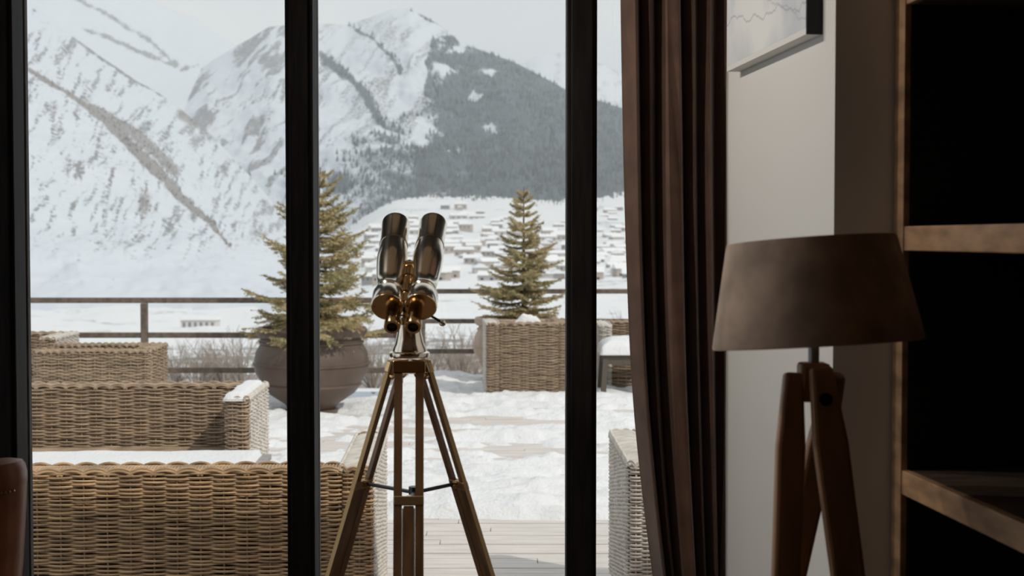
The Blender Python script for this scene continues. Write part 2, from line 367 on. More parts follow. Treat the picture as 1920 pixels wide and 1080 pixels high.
# ------------------------------------------------------------------ floor lamp
def lamp():
    cx, cy = (1527 - 960) / FPX * 2.3, 2.3; k = 2.3 / FPX
    L = empty('floor_lamp', (cx, cy, 0)); tag(L, 'wooden tripod floor lamp with brown suede drum shade near the bookcase', 'lamp')
    zs0, zs1 = 1.4775, 1.6465
    sh = MB()
    n = 64; V = []; prof = [(zs0, .168), (zs0 + .004, .169), (zs1 - .004, .1365), (zs1, .135), (zs1, .132), (zs0, .165)]
    T = Matrix.Translation((0, 0, 1.56)) @ Matrix.Rotation(math.radians(-3.4), 4, 'Y') @ Matrix.Rotation(math.radians(-3.5), 4, 'X') @ Matrix.Translation((0, 0, -1.56))
    for h, r in prof:
        for q in range(n): V.append(tuple(T @ Vector((r * math.cos(2 * PI * q / n), r * math.sin(2 * PI * q / n), h))))
    m = len(prof); F = [(i * n + q, i * n + (q + 1) % n, ((i + 1) % m) * n + (q + 1) % n, ((i + 1) % m) * n + q) for i in range(m) for q in range(n)]
    sh.add(V, F, True); so = sh.build('shade', M_shade, L)
    MB().tube([T @ Vector((-.13, 0, zs0 + .12)), T @ Vector((.13, 0, zs0 + .12))], .0025, 6).tube([T @ Vector((0, -.13, zs0 + .12)), T @ Vector((0, .13, zs0 + .12))], .0025, 6).build('shade_spider', M_grey, so)
    MB().lathe([(1.44, .009), (1.60, .009)], 16).build('stem', M_grey, L)
    MB().lathe([(1.52, .016), (1.56, .028), (1.60, .03), (1.63, .018), (1.64, 0)], 20).build('bulb', mat('frosted_bulb', (.75, .73, .7), .3), L)
    MB().box(-.024, .024, -.022, .022, 1.385, 1.448).build('hub', M_lampwood, L, .006)
    def leg(top, bot, w, t, name='leg'):
        a, b = Vector(top), Vector(bot); d = (b - a).normalized()
        side = Vector((1, 0, 0)); side = (side - d * side.dot(d)).normalized(); o_ = d.cross(side); b2 = MB(); V = []
        for i in range(13):
            f = i / 12; p = a.lerp(b, f); ww = w * (1 - .35 * f) * (.62 if i == 0 else 1)
            for sx, sy in ((-1, -1), (1, -1), (1, 1), (-1, 1)): V.append(tuple(p + side * (sx * ww / 2) + o_ * (sy * t / 2)))
        F = [(i * 4 + q, i * 4 + (q + 1) % 4, i * 4 + 4 + (q + 1) % 4, i * 4 + 4 + q) for i in range(12) for q in range(4)] + [(3, 2, 1, 0), (48, 49, 50, 51)]
        b2.add(V, F); return b2.build(name, M_lampwood, L, .006)
    leg((-.034, -.004, 1.432), (-.115, -.20, .0), .047, .030)
    lg = leg((.003, -.037, 1.444), (.165, -.22, .0), .056, .028)
    MB().lathe([(-.002, .0), (-.002, .0105), (.014, .0105), (.014, 0)], 18, (.007, -.0615, 1.395), (0, 1, 0)).build('bolt', M_black, lg)
    leg((.038, .006, 1.43), (-.20, .24, .0), .046, .030)
lamp()

# ------------------------------------------------------------------ leather armchair at the left edge
def leather_chair():
    Yc = 3.02; xr = (42 - 960) / FPX * Yc; C = empty('leather_armchair', (xr - .36, Yc, 0))
    tag(C, 'brown leather armchair with brass nailhead trim, mostly cut off at left', 'armchair')
    # back: a shell whose outline narrows downwards, rolled top
    V = []; n = 24; rows = [(.10, .28, .0), (.45, .30, .0), (.75, .325, .005), (.95, .348, .0), (1.08, .358, -.004), (1.125, .360, -.006)]
    b = MB()
    for z, hw, dy in rows:
        for q in range(n):
            a = 2 * PI * q / n; cx = abs(math.cos(a)) ** .35 * math.copysign(1, math.cos(a)); sy = abs(math.sin(a)) ** .6 * math.copysign(1, math.sin(a))
            V.append((hw * cx, dy + .07 * sy + .05 * (1 - cx * cx) * -.6, z))
    F = [(i * n + q, i * n + (q + 1) % n, (i + 1) * n + (q + 1) % n, (i + 1) * n + q) for i in range(len(rows) - 1) for q in range(n)] + [list(range(n))[::-1]]
    b.add(V, F, True); b.build('backrest', M_leather, C)
    b = MB(); V = []
    for i, (z, k) in enumerate([(1.125, 1.0), (1.135, 1.02), (1.150, 1.015), (1.166, .97), (1.176, .88), (1.180, .6)]):
        for q in range(n):
            a = 2 * PI * q / n; cx = abs(math.cos(a)) ** .35 * math.copysign(1, math.cos(a)); sy = abs(math.sin(a)) ** .6 * math.copysign(1, math.sin(a))
            V.append(((.360 - .07 * (1 - k)) * cx, (.07 * k) * sy + .05 * (1 - cx * cx) * -.6 - .006, z - .035 * (1 - abs(cx) ** 1.0) * 0 - .028 * (1 - min(1, abs(cx * .36) / .36))))
    F = [(i * n + q, i * n + (q + 1) % n, (i + 1) * n + (q + 1) % n, (i + 1) * n + q) for i in range(5) for q in range(n)] + [list(range(5 * n, 6 * n))]
    b.add(V, F, True); b.build('top_roll', M_leather, C)
    b = MB()
    for i in range(116):
        x = -.352 + .704 * i / 115; cx = x / .36; yy = -.07 * (1 - abs(cx) ** 6) ** .3 - .03 * (1 - cx * cx) - .008
        b.lathe([(-.002, .0029), (.002, .0024), (.0035, 0)], 7, (x, yy, 1.119 - .028 * (1 - abs(cx))), (0, -1, 0))
    tag(b.build('nailhead_trim', M_nail, C), kind='stuff')
    MB().box(-.33, .33, .06, .62, .26, .44).build('seat', M_leather, C, .04)
    for s in (-1, 1):
        MB().box(s * .33 - .05, s * .33 + .05, .04, .62, .2, .64).build('armrest', M_leather, C, .035)
        for y in (.02, .56): MB().lathe([(0, .016), (.26, .026)], 12, (s * .3, y, 0)).build('leg', M_lampwood, C)
leather_chair()

# ------------------------------------------------------------------ brass binoculars on a tripod
def binoculars():
    YB = 3.0; k = YB / FPX; hx = (767 - 960) * k; R = empty('tripod', (hx, YB, 0))
    tag(R, 'wood and brass tripod with twin-rail legs standing behind the glass', 'tripod')
    zt = 1.398
    MB().lathe([(zt, .040), (zt + .004, .043), (zt + .010, .043), (zt + .013, .038)], 40).build('top_plate', M_nickel, R)
    MB().lathe([(zt + .013, .037), (zt + .018, .0365), (zt + .030, .031), (zt + .050, .026), (zt + .066, .0235), (zt + .069, .024), (zt + .072, .021), (zt + .084, .019)], 40).build('swivel_cone', M_nickel, R)
    ang = [math.radians(a) for a in (-87, 33, 150)]; foot_r = [.43, .50, .52]
    cz = 1.123
    hubp = Vector((.01, .0, cz - .012))
    MB().lathe([(-.01, .012), (.012, .012)], 14, hubp).build('spreader_hub', M_steel, R)
    for a, fr in zip(ang, foot_r):
        u = Vector((math.cos(a), math.sin(a), 0)); top = u * .030 + Vector((0, 0, zt - .012)); bot = u * fr
        d = (bot - top).normalized(); side = Vector((-u.y, u.x, 0)); nrm = d.cross(side)
        Mx = Matrix((side, nrm, d)).transposed().to_4x4(); Mx.translation = top; Ln = (bot - top).length
        L = MB().box(-.0035, .0035, -.004, .004, 0, .001, Mx).build('leg', M_tripwood, R)  # replaced below by rails
        L.data.clear_geometry()
        q = MB()
        for s in (-1, 1):   # the two rails of the upper section
            q.box(s * .0215 - .008, s * .0215 + .008, -.0045, .0045, .018, .80, Mx)
        me = q.build('tmp', M_tripwood); L.data = me.data; bpy.data.objects.remove(me)
        for s in (-1, 1):
            MB().box(s * .0301 - .0006, s * .0301 + .0006, -.0047, .0047, .018, .80, Mx).build('edge_strip', M_tripbrass, L)
            MB().box(s * .0120 - .001, s * .0120 + .001, -.0049, .0049, .30, Ln - .02, Mx).build('inlay_strip', M_tripbrass, L)
        MB().box(-.0108, .0108, -.0044, .0044, .295, Ln - .01, Mx).build('lower_section', M_tripwood, L, .002)
        MB().lathe([(Ln - .03, .014), (Ln - .004, .010), (Ln, .003)], 12, top, d).build('foot_tip', M_tripbrass, L)
        MB().box(-.032, .032, -.008, .008, .775, .80, Mx).build('clamp', M_tripbrass, L, .002)
        MB().box(-.031, .031, -.0065, .0065, .275, .294, Mx).build('collar', M_tripbrass, L, .002)
        # hinge bracket under the plate
        MB().box(-.034, .034, -.006, .006, -.006, .020, Mx).build('hinge_bracket', M_brass, L, .002)
        for s in (-1, 1):
            MB().lathe([(-.004, 0), (-.004, .007), (.004, .007), (.006, 0)], 12, Mx @ Vector((s * .0205, -.009, .026)), -nrm).build('hinge_screw', M_brass, L)
        # brace from the collar to the spreader hub
        e = Mx @ Vector((0, 0, .283)); MB().tube([e - u * .010, hubp + u * .01], .0042, 10).build('brace', M_steel, L)
        MB().lathe([(-.008, .0075), (.010, .0075)], 12, e - u * .008, -u).build('brace_joint', M_brass, L)
    # ---- binoculars
    B = empty('binoculars', (hx, YB, zt + .083)); tag(B, 'large polished brass binoculars tilted skyward on the tripod', 'binoculars')
    o0 = Vector((hx, YB, zt + .083))
    th = math.radians(31.5)
    for sgn, bxp, txp, nm in ((-1, -.262, -.2665, 0), (1, -.191, -.181, 1)):
        b0 = Vector((bxp, 3.0, 1.517)) - o0; t0 = Vector((txp, 3.262, 1.678)) - o0
        ax = (t0 - b0).normalized()
        br = MB().lathe([(.030, .0250), (.034, .0275), (.040, .0285), (.044, .0275), (.047, .0262), (.075, .0285), (.120, .0322), (.150, .0340), (.168, .0342), (.200, .0318), (.218, .0308),
                         (.2185, .0322), (.224, .0322), (.2245, .0308), (.300, .0315), (.304, .0322), (.312, .0322), (.312, .0285), (.300, .0285)], 48, b0, ax).build('barrel', M_nickel, B)
        MB().lathe([(.298, 0.0), (.299, .0285)], 32, b0, ax).build('objective_lens', M_black, br)
        pr = MB().lathe([(-.022, .0325), (-.020, .0342), (.018, .0342), (.021, .0325), (.030, .022)], 48, b0, ax).build('prism_housing', M_nickel, B)
        MB().lathe([(-.0235, 0), (-.0235, .0325), (-.0215, .0330)], 48, b0, ax).build('housing_cap', M_brass, pr)
        up = Vector((0, -math.sin(th), math.cos(th)))
        for ss in (-1, 1): MB().lathe([(-.002, .0025), (.0, .0025)], 10, b0 - ax * .0235 + Vector((ss * .028, 0, 0)), ax).build('cap_screw', M_brass, pr)
        # eyepiece, offset towards the middle and below the barrel axis
        e0 = b0 - ax * .022 + Vector((-sgn * .012, 0, 0)) - up * .016
        ep = MB().lathe([(0, .0155), (-.030, .0150), (-.032, .0172), (-.048, .0175), (-.052, .0165), (-.052, .0115), (-.046, .0110)][::-1], 36, e0, ax).build('eyepiece', M_brass, B)
        MB().lathe([(-.047, .0), (-.0465, .0112)], 24, e0, ax).build('eye_lens', M_black, ep)
    mid = Vector((-.2255, 3.0, 1.517)) - o0; axm = Vector((0, math.cos(th), math.sin(th)))
    MB().lathe([(-.01, .009), (.02, .011), (.022, .014), (.05, .014), (.054, .010), (.085, .0105), (.088, .0135), (.115, .0135), (.118, .009), (.15, .008)], 28, mid, axm).build('hinge_rod', M_brass, B)
    for h in (.035, .10, .135):
        c = mid + axm * h; MB().box(-.026, .026, -.008, .008, -.010, .010, Matrix.Translation(c) @ Matrix.Rotation(th, 4, 'X')).build('bridge', M_brass, B, .003)
    # cradle from the swivel cone to the hinge
    MB().tube([(0, 0, -.004), (-.003, .004, .02), mid + axm * .03 + Vector((0, .004, -.012))], [.016, .012, .010], 16).build('cradle', M_brass, B)
    MB().tube([(-.026, -.006, .006), (.032, -.006, .006)], .0016, 8).build('tilt_pin', M_steel, B)
    hd = MB().tube([Vector((-.19, 3.0, 1.497)) - o0, Vector((-.152, 2.995, 1.474)) - o0], .0028, 10).build('pan_handle', M_steel, B)
    MB().lathe([(-.0075, 0), (-.0055, .0055), (0, .0078), (.0055, .0055), (.0075, 0)], 18, Vector((-.1465, 2.994, 1.4705)) - o0, (.8, 0, -.5)).build('handle_ball', M_nickel, hd)
binoculars()

# ------------------------------------------------------------------ terrace: deck, snow, railing
deck = tag(MB().box(-7, 7, 3.9, 14.25, -.25, -.03).box(-1.25, 7, 14.25, 16.7, -.25, -.03).build('terrace_deck', mat('deck_underside', (.5, .46, .43), .9)), kind='structure')
M_board = mat('weathered_deck_board', (.66, .61, .575), .75, noise=(5, .14), stretch=(.6, 9, 1), bump=(30, .1, .004))
def deck_boards():
    rnd = random.Random(3); meshes = {}
    y = 5.6; pitch = .112; i = 0; n = 0
    while y < 16.6:
        x0 = -5.2 if y < 14.1 else -1.2; x = x0 - rnd.random() * 2.6 * (y < 14.1); far = y > 11
        while x < 4.6:
            ln = 5.2 if far else 3.2; xe = x + ln
            a = max(x, x0); e = min(xe, 4.7)
            if e - a > .05:
                key = round(e - a, 3)
                if key not in meshes:
                    ob = MB().box(0, e - a - .005, 0, pitch - .009, -.03, 0).build('board', M_board, deck); meshes[key] = ob.data
                else: ob = bpy.data.objects.new('board', meshes[key]); COL.objects.link(ob); ob.parent = deck
                ob.location = (a, y, rnd.uniform(-.0015, .0015)); n += 1
            x = xe
        y += pitch; i += 1
    print('boards', n)
deck_boards()

def deck_snow():
    x = np.arange(-5.2, 4.7, .028); y = np.concatenate([np.arange(7.9, 11, .028), np.arange(11, 16.6, .04)])
    X, Y = np.meshgrid(x, y)
    b = fbm(X * .9, Y * 1.9, 5, .55); c = fbm(X * 3.1 + 40, Y * 6.5, 4, .6); rows = fbm(X * .5 + 9, Y * 8.9, 3, .5)
    c2 = fbm(X * 11 + 7, Y * 17, 4, .6)
    h = (b - .468) * .18 + (c - .5) * .13 + (rows - .5) * .085 + (c2 - .5) * .055
    edge = sstep(8.20, 8.36, Y + .10 * (fbm(X * 2.3 + 5, Y * .1, 3) - .5)); h = h * edge - .03 * (1 - edge)
    h += .035 * sstep(11.5, 15.5, Y)
    h += .05 * np.exp(-(((X - .35) / .45) ** 2 + ((Y - 9.0) / .3) ** 2))
    h -= .07 * np.exp(-(((X + .1) / 1.2) ** 2 + ((Y - 12.7) / .25) ** 2))
    h = np.where(h > 0, h * .9 + .012 * (1 - np.exp(-h / .01)), h)
    V = np.stack([X, Y, np.clip(h, -.004, None)], -1).reshape(-1, 3); Q = grid_quads(len(y), len(x))
    keep = (h.ravel()[Q] > -.002).any(1)
    inside = ~((V[Q[:, 0], 1] > 14.15) & (V[Q[:, 0], 0] < -1.2))
    Q = Q[keep & inside]
    o = fast_mesh('snow_cover', V, Q[:, ::1], M_snow)
    tag(o, 'patchy trampled snow lying over the deck boards', 'snow', kind='stuff')
deck_snow()

def railing(name, x0, x1, Y, posts, label, side=None):
    r = empty(name, (x0, Y, 0)); tag(r, label, 'railing', 'terrace railings')
    for z in (1.03, .683, .333):
        MB().box(0, x1 - x0, -.02, .02, z - .027, z + .027).build('rail', M_rail, r, .004)
        if side: MB().box(-.02, .02, 0.02, side, z - .027, z + .027).build('rail', M_rail, r, .004)
    for p in posts: MB().box(p - x0 - .032, p - x0 + .032, -.03, .03, -.03, 1.0).build('post', M_rail, r, .004)
    return r
railing('railing', -6.6, -1.10, 14.12, (-6.2, -3.655, -1.13), 'brown three-bar terrace railing at left behind the dark glazed pot')
railing('railing', -1.10, 4.8, 16.5, (-1.04, .80, 3.3), 'brown three-bar terrace railing at right behind the terracotta pot', )

# ------------------------------------------------------------------ wicker furniture
def rounded(poly, r, n=4):
    """closed polygon with rounded corners (list of 2D points)"""
    out = []; m = len(poly)
    for i in range(m):
        p0, p, p1 = Vector(poly[i - 1]), Vector(poly[i]), Vector(poly[(i + 1) % m])
        a = (p0 - p).normalized(); b = (p1 - p).normalized(); rr = min(r, (p0 - p).length / 2, (p1 - p).length / 2)
        for k in range(n + 1):
            t = k / n; out.append((p + a * rr * (1 - t)).lerp(p + b * rr * t, t))
    return out

def weave(path, closed, z0, z1, pitch, colw, amp, r, ppc, sides, rnd, ztop=None):
    """horizontal canes woven in and out along a 2D path; returns verts, quads, and stake positions"""
    p = np.array([tuple(q) for q in path]);
    if closed: p = np.vstack([p, p[:1]])
    seg = np.linalg.norm(np.diff(p, axis=0), axis=1); s = np.concatenate([[0], np.cumsum(seg)]); L = s[-1]
    nc = max(2, int(round(L / colw)));
    if closed and nc % 2: nc += 1
    cw = L / nc; n = nc * ppc + 1
    t = np.linspace(0, L, n); px = np.interp(t, s, p[:, 0]); py = np.interp(t, s, p[:, 1])
    dx = np.gradient(px); dy = np.gradient(py); l = np.hypot(dx, dy); nx, ny = dy / l, -dx / l
    rows = int((z1 - z0) / pitch)
    zi = z0 + pitch * (np.arange(rows) + .5)
    ph = np.cos(PI * t / cw)[None, :] * np.where(np.arange(rows) % 2 == 0, 1, -1)[:, None]
    amp_r = amp * (1 + .25 * (rnd.random((rows, 1)) - .5))
    off = np.sign(ph) * np.abs(ph) ** .7 * amp_r
    zz = zi[:, None] + (rnd.random((rows, 1)) - .5) * pitch * .25 + .25 * pitch * np.sin(t[None, :] * 9 + rnd.random((rows, 1)) * 6)
    if ztop is not None: zz = z0 + (zz - z0) * ztop(px, py)[None, :]
    rr = r * (.85 + .3 * rnd.random((rows, 1)))
    a = 2 * PI * np.arange(sides) / sides
    cx = px[None, :] + nx[None, :] * off; cy = py[None, :] + ny[None, :] * off
    V = np.stack([cx[..., None] + nx[None, :, None] * rr[..., None] * np.cos(a), cy[..., None] + ny[None, :, None] * rr[..., None] * np.cos(a), zz[..., None] + rr[..., None] * np.sin(a)], -1)
    base = (np.arange(rows)[:, None, None] * n + np.arange(n - 1)[None, :, None]) * sides
    k = np.arange(sides)[None, None, :]; k2 = (k + 1) % sides
    Q = np.stack([base + k, base + sides + k, base + sides + k2, base + k2], -1).reshape(-1, 4)
    st = t[ppc // 2 * 0::ppc]
    return V.reshape(-1, 3), Q, list(zip(np.interp(st, t, px), np.interp(st, t, py)))

def woven_wall(name, poly, z0, z1, parent, m, pitch, colw, ppc, sides, seed, amp=.0055, r=.0052, top=True, stakes=True, inset=.012, front=None):
    """a wicker wall standing on a plan polygon: woven faces, stakes, wrapped top and a dark core inside"""
    rnd = np.random.default_rng(seed); rp = rounded(poly, .03)
    V, Q, st = weave(rp, True, z0, z1, pitch, colw, amp, r, ppc, sides, rnd)
    Vs = [V]; Qs = [Q]; n = len(V)
    def addtube(pts, rad, sd):
        nonlocal n
        b = MB().tube(pts, rad, sd, cap=False); v = np.concatenate(b.v); Vs.append(v); Qs.append(np.array(b.f) + n); n += len(v)
    if stakes:
        for i, (x, y) in enumerate(st[:-1]):
            addtube([(x, y, z0), (x, y, z1)], .0042, 4)
    cx = sum(p[0] for p in poly) / len(poly); cy = sum(p[1] for p in poly) / len(poly)
    if top:   # scalloped border: an arching cane over every column along the edge
        for i in range(len(st) - 1):
            a = Vector(st[i]); b = Vector(st[(i + 1) % (len(st) - 1)]); d = (b - a); 
            nn = Vector((d.y, -d.x)); nn = nn.normalized() if nn.length > 0 else nn
            for lay, (dz, off) in enumerate(((.0, .004), (-.010, .007))):
                pts = []
                for q in range(7):
                    f = -.62 + 1.24 * q / 6 + .5; c = a + d * f; h = math.cos(PI * (q / 6 - .5)) ** .8
                    pts.append((c.x + nn.x * off, c.y + nn.y * off, z1 - .008 + dz + .020 * h))
                addtube(pts, .0062, 5)
    o = fast_mesh(name, np.concatenate(Vs), np.concatenate(Qs), m, parent); tag(o, kind='stuff')
    if front:      # the end turned to the front keeps the brown cane
        o.data.materials.append(front[1]); AV = np.concatenate(Vs); AQ = np.concatenate(Qs)
        o.data.polygons.foreach_set('material_index', ((AV[AQ].mean(1)[:, 1] > front[0]) | (AV[AQ].mean(1)[:, 1] < .012)).astype(np.int32))
    # core, and a top wrapped crosswise with canes
    inner = []
    pts = [Vector(p) for p in poly]; k = len(pts)
    for i in range(k):
        a, p, b = pts[i - 1], pts[i], pts[(i + 1) % k]
        n1 = Vector(((p - a).y, -(p - a).x)).normalized(); n2 = Vector(((b - p).y, -(b - p).x)).normalized()
        inner.append(tuple(p - (n1 + n2) / max(.3, 1 + n1.dot(n2)) * inset))
    MB().prism(inner, z0 + .005, z1 - .006).build('core', M_core, o)
    x0, x1 = min(p[0] for p in poly), max(p[0] for p in poly); y0, y1 = min(p[1] for p in poly), max(p[1] for p in poly)
    t = MB(); along_x = (x1 - x0) > (y1 - y0); L0, L1 = (x0, x1) if along_x else (y0, y1); w0, w1 = (y0, y1) if along_x else (x0, x1)
    q = L0 + .008
    while q < L1:
        pts = [(q, w0 + (w1 - w0) * f, z1 - .004 + .010 * math.sin(PI * f)) if along_x else (w0 + (w1 - w0) * f, q, z1 - .004 + .010 * math.sin(PI * f)) for f in (0, .2, .5, .8, 1)]
        t.tube(pts, .0068, 5, cap=False); q += .0135
    tag(t.build('wrapped_top', m, o, auto=False), kind='stuff')
    return o

def sofa(name, label, loc, rz, w, d, h, hi=False, pale_side=True, th=.13, seed=1, seat_snow=False, group='wicker terrace furniture', mside=None, low=False, sc=1.0):
    """wicker sofa; local origin at the middle of its back, +y towards the front"""
    S = empty(name, loc, rz); S.scale = (sc, sc, sc); tag(S, label, 'sofa' if w > 1.2 else 'armchair', group)
    m = M_wicker if hi else M_wicker_far; ms = mside or M_wicker_pale
    pitch, ppc, sd = (.0088, 6, 6) if hi else ((.0115, 4, 4) if not low else (.014, 4, 4))
    r = .0050 if hi else .0062
    z0 = .05
    woven_wall('backrest', [(-w / 2 + th, 0), (w / 2 - th, 0), (w / 2 - th, th), (-w / 2 + th, th)], z0, h, S, m, pitch, .094, ppc, sd, seed, r=r, amp=.0105 if hi else .008, inset=.024 if hi else .018)
    for s in (-1, 1):
        a, b = (w / 2 - th, w / 2) if s > 0 else (-w / 2, -w / 2 + th)
        woven_wall('armrest', [(a, -.0), (b, -.0), (b, d), (a, d)], z0, h, S, ms if s * pale_side > 0 or pale_side == 2 else m, pitch, .047 if hi else .06, ppc, sd, seed + s, r=r, amp=.007, inset=.018, front=None if pale_side == 2 else (d - .03, m))
    woven_wall('seat_base', [(-w / 2 + th, th + .02), (w / 2 - th, th + .02), (w / 2 - th, d - .03), (-w / 2 + th, d - .03)], z0, .33, S, m, pitch * 1.4, .094, 4, 4, seed + 5, top=False, r=r)
    for sx in (-1, 1):
        for y in (.06, d - .06): MB().box(sx * (w / 2 - .07) - .025, sx * (w / 2 - .07) + .025, y - .025, y + .025, 0, .06).build('foot', M_core, S)
    return S

def snow_slab(name, x0, x1, y0, y1, z, t, label, loc=(0, 0, 0), rz=0, parent=None, res=.02, seed=0, rough=.35, over=.0, group=None, dome=0):
    """a rounded layer of snow over a rectangle (own coordinates), lying at height z"""
    nx = max(8, int((x1 - x0) / res)); ny = max(8, int((y1 - y0) / res))
    x = np.linspace(x0 - over, x1 + over, nx); y = np.linspace(y0 - over, y1 + over, ny); X, Y = np.meshgrid(x, y)
    e = np.minimum(np.minimum(X - x[0], x[-1] - X), np.minimum(Y - y[0], y[-1] - Y)); e = e + .03 * (fbm(X * 7 + seed, Y * 7, 3) - .5) * (e > 1e-6)
    f = np.clip(e / (t * 1.2), 0, 1); f = np.sqrt(np.clip(1 - (1 - f) ** 2, 0, 1))
    H = t * f * (1 + rough * (fbm(X * 5 + seed * 3.1, Y * 5, 4) - .5) * 2)
    if dome:
        H = H + dome * np.exp(-(((X - (x0 + x1) / 2) / ((x1 - x0) * .5)) ** 2 + ((Y - (y0 + y1) / 2) / ((y1 - y0) * .45)) ** 2)) * f
    edge = (e <= 1e-6); H = np.where(edge, -.012, H)
    Vt = np.stack([X, Y, z + H], -1).reshape(-1, 3); Vb = np.stack([X, Y, np.full_like(X, z - .002)], -1).reshape(-1, 3)
    n = len(Vt); Q = grid_quads(ny, nx)
    o = fast_mesh(name, np.concatenate([Vt, Vb]), np.concatenate([Q, Q[:, ::-1] + n]), M_snow, parent)
    if parent is None: o.location = loc; o.rotation_euler = (0, 0, rz); tag(o, label, 'snow', group)
    return o

RZ = math.radians(2.3)
# the nearest sofa, its back to the window
sofa('wicker_sofa', 'nearest wicker sofa with its high woven back turned to the window', (-.561 - 1.05 * math.cos(RZ), 5.71 - 1.05 * math.sin(RZ), 0), RZ, 2.1, 1.02, .715, hi=True, seed=11)
sofa('wicker_sofa', 'pale wicker sofa side seen just left of the curtain bottom', (1.16, 5.86, 0), RZ * .3, 1.35, .98, .715, hi=True, seed=21, pale_side=2)
# sofa facing the camera beyond the snowy table (turned half round)
s2 = sofa('wicker_sofa', 'wicker sofa facing the window behind the snow covered table', (-2.62, 9.08, 0), PI + RZ, 2.1, .88, .715, seed=31, pale_side=-1)
sofa('wicker_armchair', 'wicker armchair turned sideways between sofa and railing at left', (-3.02, 12.12, 0), PI / 2 + RZ, .78, .95, .715, seed=41, pale_side=0, low=True)
sofa('wicker_armchair', 'farthest wicker armchair at the left edge before the railing', (-4.66, 13.62, 0), PI + RZ, 1.0, .85, .74, seed=51, pale_side=-1, low=True)
arm = sofa('wicker_armchair', 'boxy wicker armchair with snow heaped in it before terracotta pot', (.17, 14.45, 0), math.radians(3.5), .86, .78, .775, seed=61, pale_side=-1, low=True)
sofa('wicker_armchair', 'distant wicker armchair at the right behind the snow topped table', (1.42, 16.15, 0), PI, .95, .8, .70, seed=71, pale_side=2, low=True)

# snow on the furniture
ca, sa = math.cos(RZ), math.sin(RZ)
snow_slab('snow_drift', -.065, .065, -.44, .40, .715, .032, 'snow lying along the armrest of the sofa behind the table', loc=(-1.632, 8.66, 0), rz=RZ, seed=4, over=.0)
snow_slab('snow_heap', -.28, .28, -.2, .2, .33, .46, 'snow heap filling the boxy wicker armchair', loc=(.16, 14.87, 0), rz=math.radians(3.5), seed=8, dome=.19, res=.015)

def low_table(name, label, loc, rz, w, d, h, m, splay=0):
    T = empty(name, loc, rz); tag(T, label, 'table')
    n = 6
    for i in range(n): MB().box(-w / 2, w / 2, -d / 2 + d * i / n + .004, -d / 2 + d * (i + 1) / n - .004, h - .03, h).build('slat', m, T, .003)
    for s in (-1, 1):
        MB().box(-w / 2 + .02, w / 2 - .02, s * (d / 2 - .03) - .012, s * (d / 2 - .03) + .012, h - .11, h - .032).build('apron', m, T, .003)
        MB().box(s * (w / 2 - .03) - .012, s * (w / 2 - .03) + .012, -d / 2 + .03, d / 2 - .03, h - .11, h - .032).build('apron', m, T, .003)
        for y in (-1, 1):
            lg = MB(); a = Vector((s * (w / 2 - .04), y * (d / 2 - .04), h - .03)); b = Vector((s * (w / 2 - .04 + splay), y * (d / 2 - .04 + splay), 0)); V = []
            for p in (b, a):
                for sx, sy in ((-1, -1), (1, -1), (1, 1), (-1, 1)): V.append(tuple(p + Vector((sx * .028, sy * .028, 0))))
            lg.add(V, [(3, 2, 1, 0), (4, 5, 6, 7)] + [(i, (i + 1) % 4, 4 + (i + 1) % 4, 4 + i) for i in range(4)]); lg.build('leg', m, T, .003)
    return T
low_table('coffee_table', 'long weathered grey wooden coffee table before the wicker sofa', (-2.29, 7.74, 0), RZ, 1.86, .62, .415, M_greywood)
snow_slab('snow_blanket', -.90, .885, -.29, .29, .415, .034, 'flat snow blanket covering the long coffee table', loc=(-2.29, 7.74, 0), rz=RZ, seed=2, rough=.25)
low_table('side_table', 'small dark wooden table under thick snow at right', (1.235, 14.86, 0), 0, .62, .6, .46, mat('dark_table_wood', (.10, .08, .065), .7), splay=.03)
snow_slab('snow_cushion', -.33, .33, -.32, .32, .46, .15, 'thick cushion of snow on the small dark table', loc=(1.235, 14.86, 0), seed=6, rough=.15)

# ------------------------------------------------------------------ planters with young spruces
def planter(name, label, loc, R, H, m):
    T = empty(name, loc); tag(T, label, 'planter', 'terrace planters')
    k = R / .535
    pr = [(0, .24), (.05, .25), (.06, .22), (.10, .25), (.20, .40), (.27, .455), (.275, .468), (.29, .468), (.295, .46), (.40, .525), (.465, .535), (.468, .547), (.485, .547), (.49, .535), (.58, .52), (.66, .475), (.665, .487), (.68, .487), (.685, .47), (.71, .462), (.725, .50), (.745, .515), (.79, .52), (.81, .505), (.81, .455), (.76, .43)]
    MB().lathe([(z * H / .81, r * k) for z, r in pr], 56).build('pot', m, T)
    MB().lathe([(H * .93, .0), (H * .93, .44 * k)], 32).build('soil', M_soil, T)
planter('planter', 'large dark brown glazed round planter holding a leaning spruce', (-1.875, 13.28, 0), .535, .815, M_pot)
planter('planter', 'pale terracotta planter behind the boxy armchair', (.036, 15.86, 0), .47, .765, M_pot2)

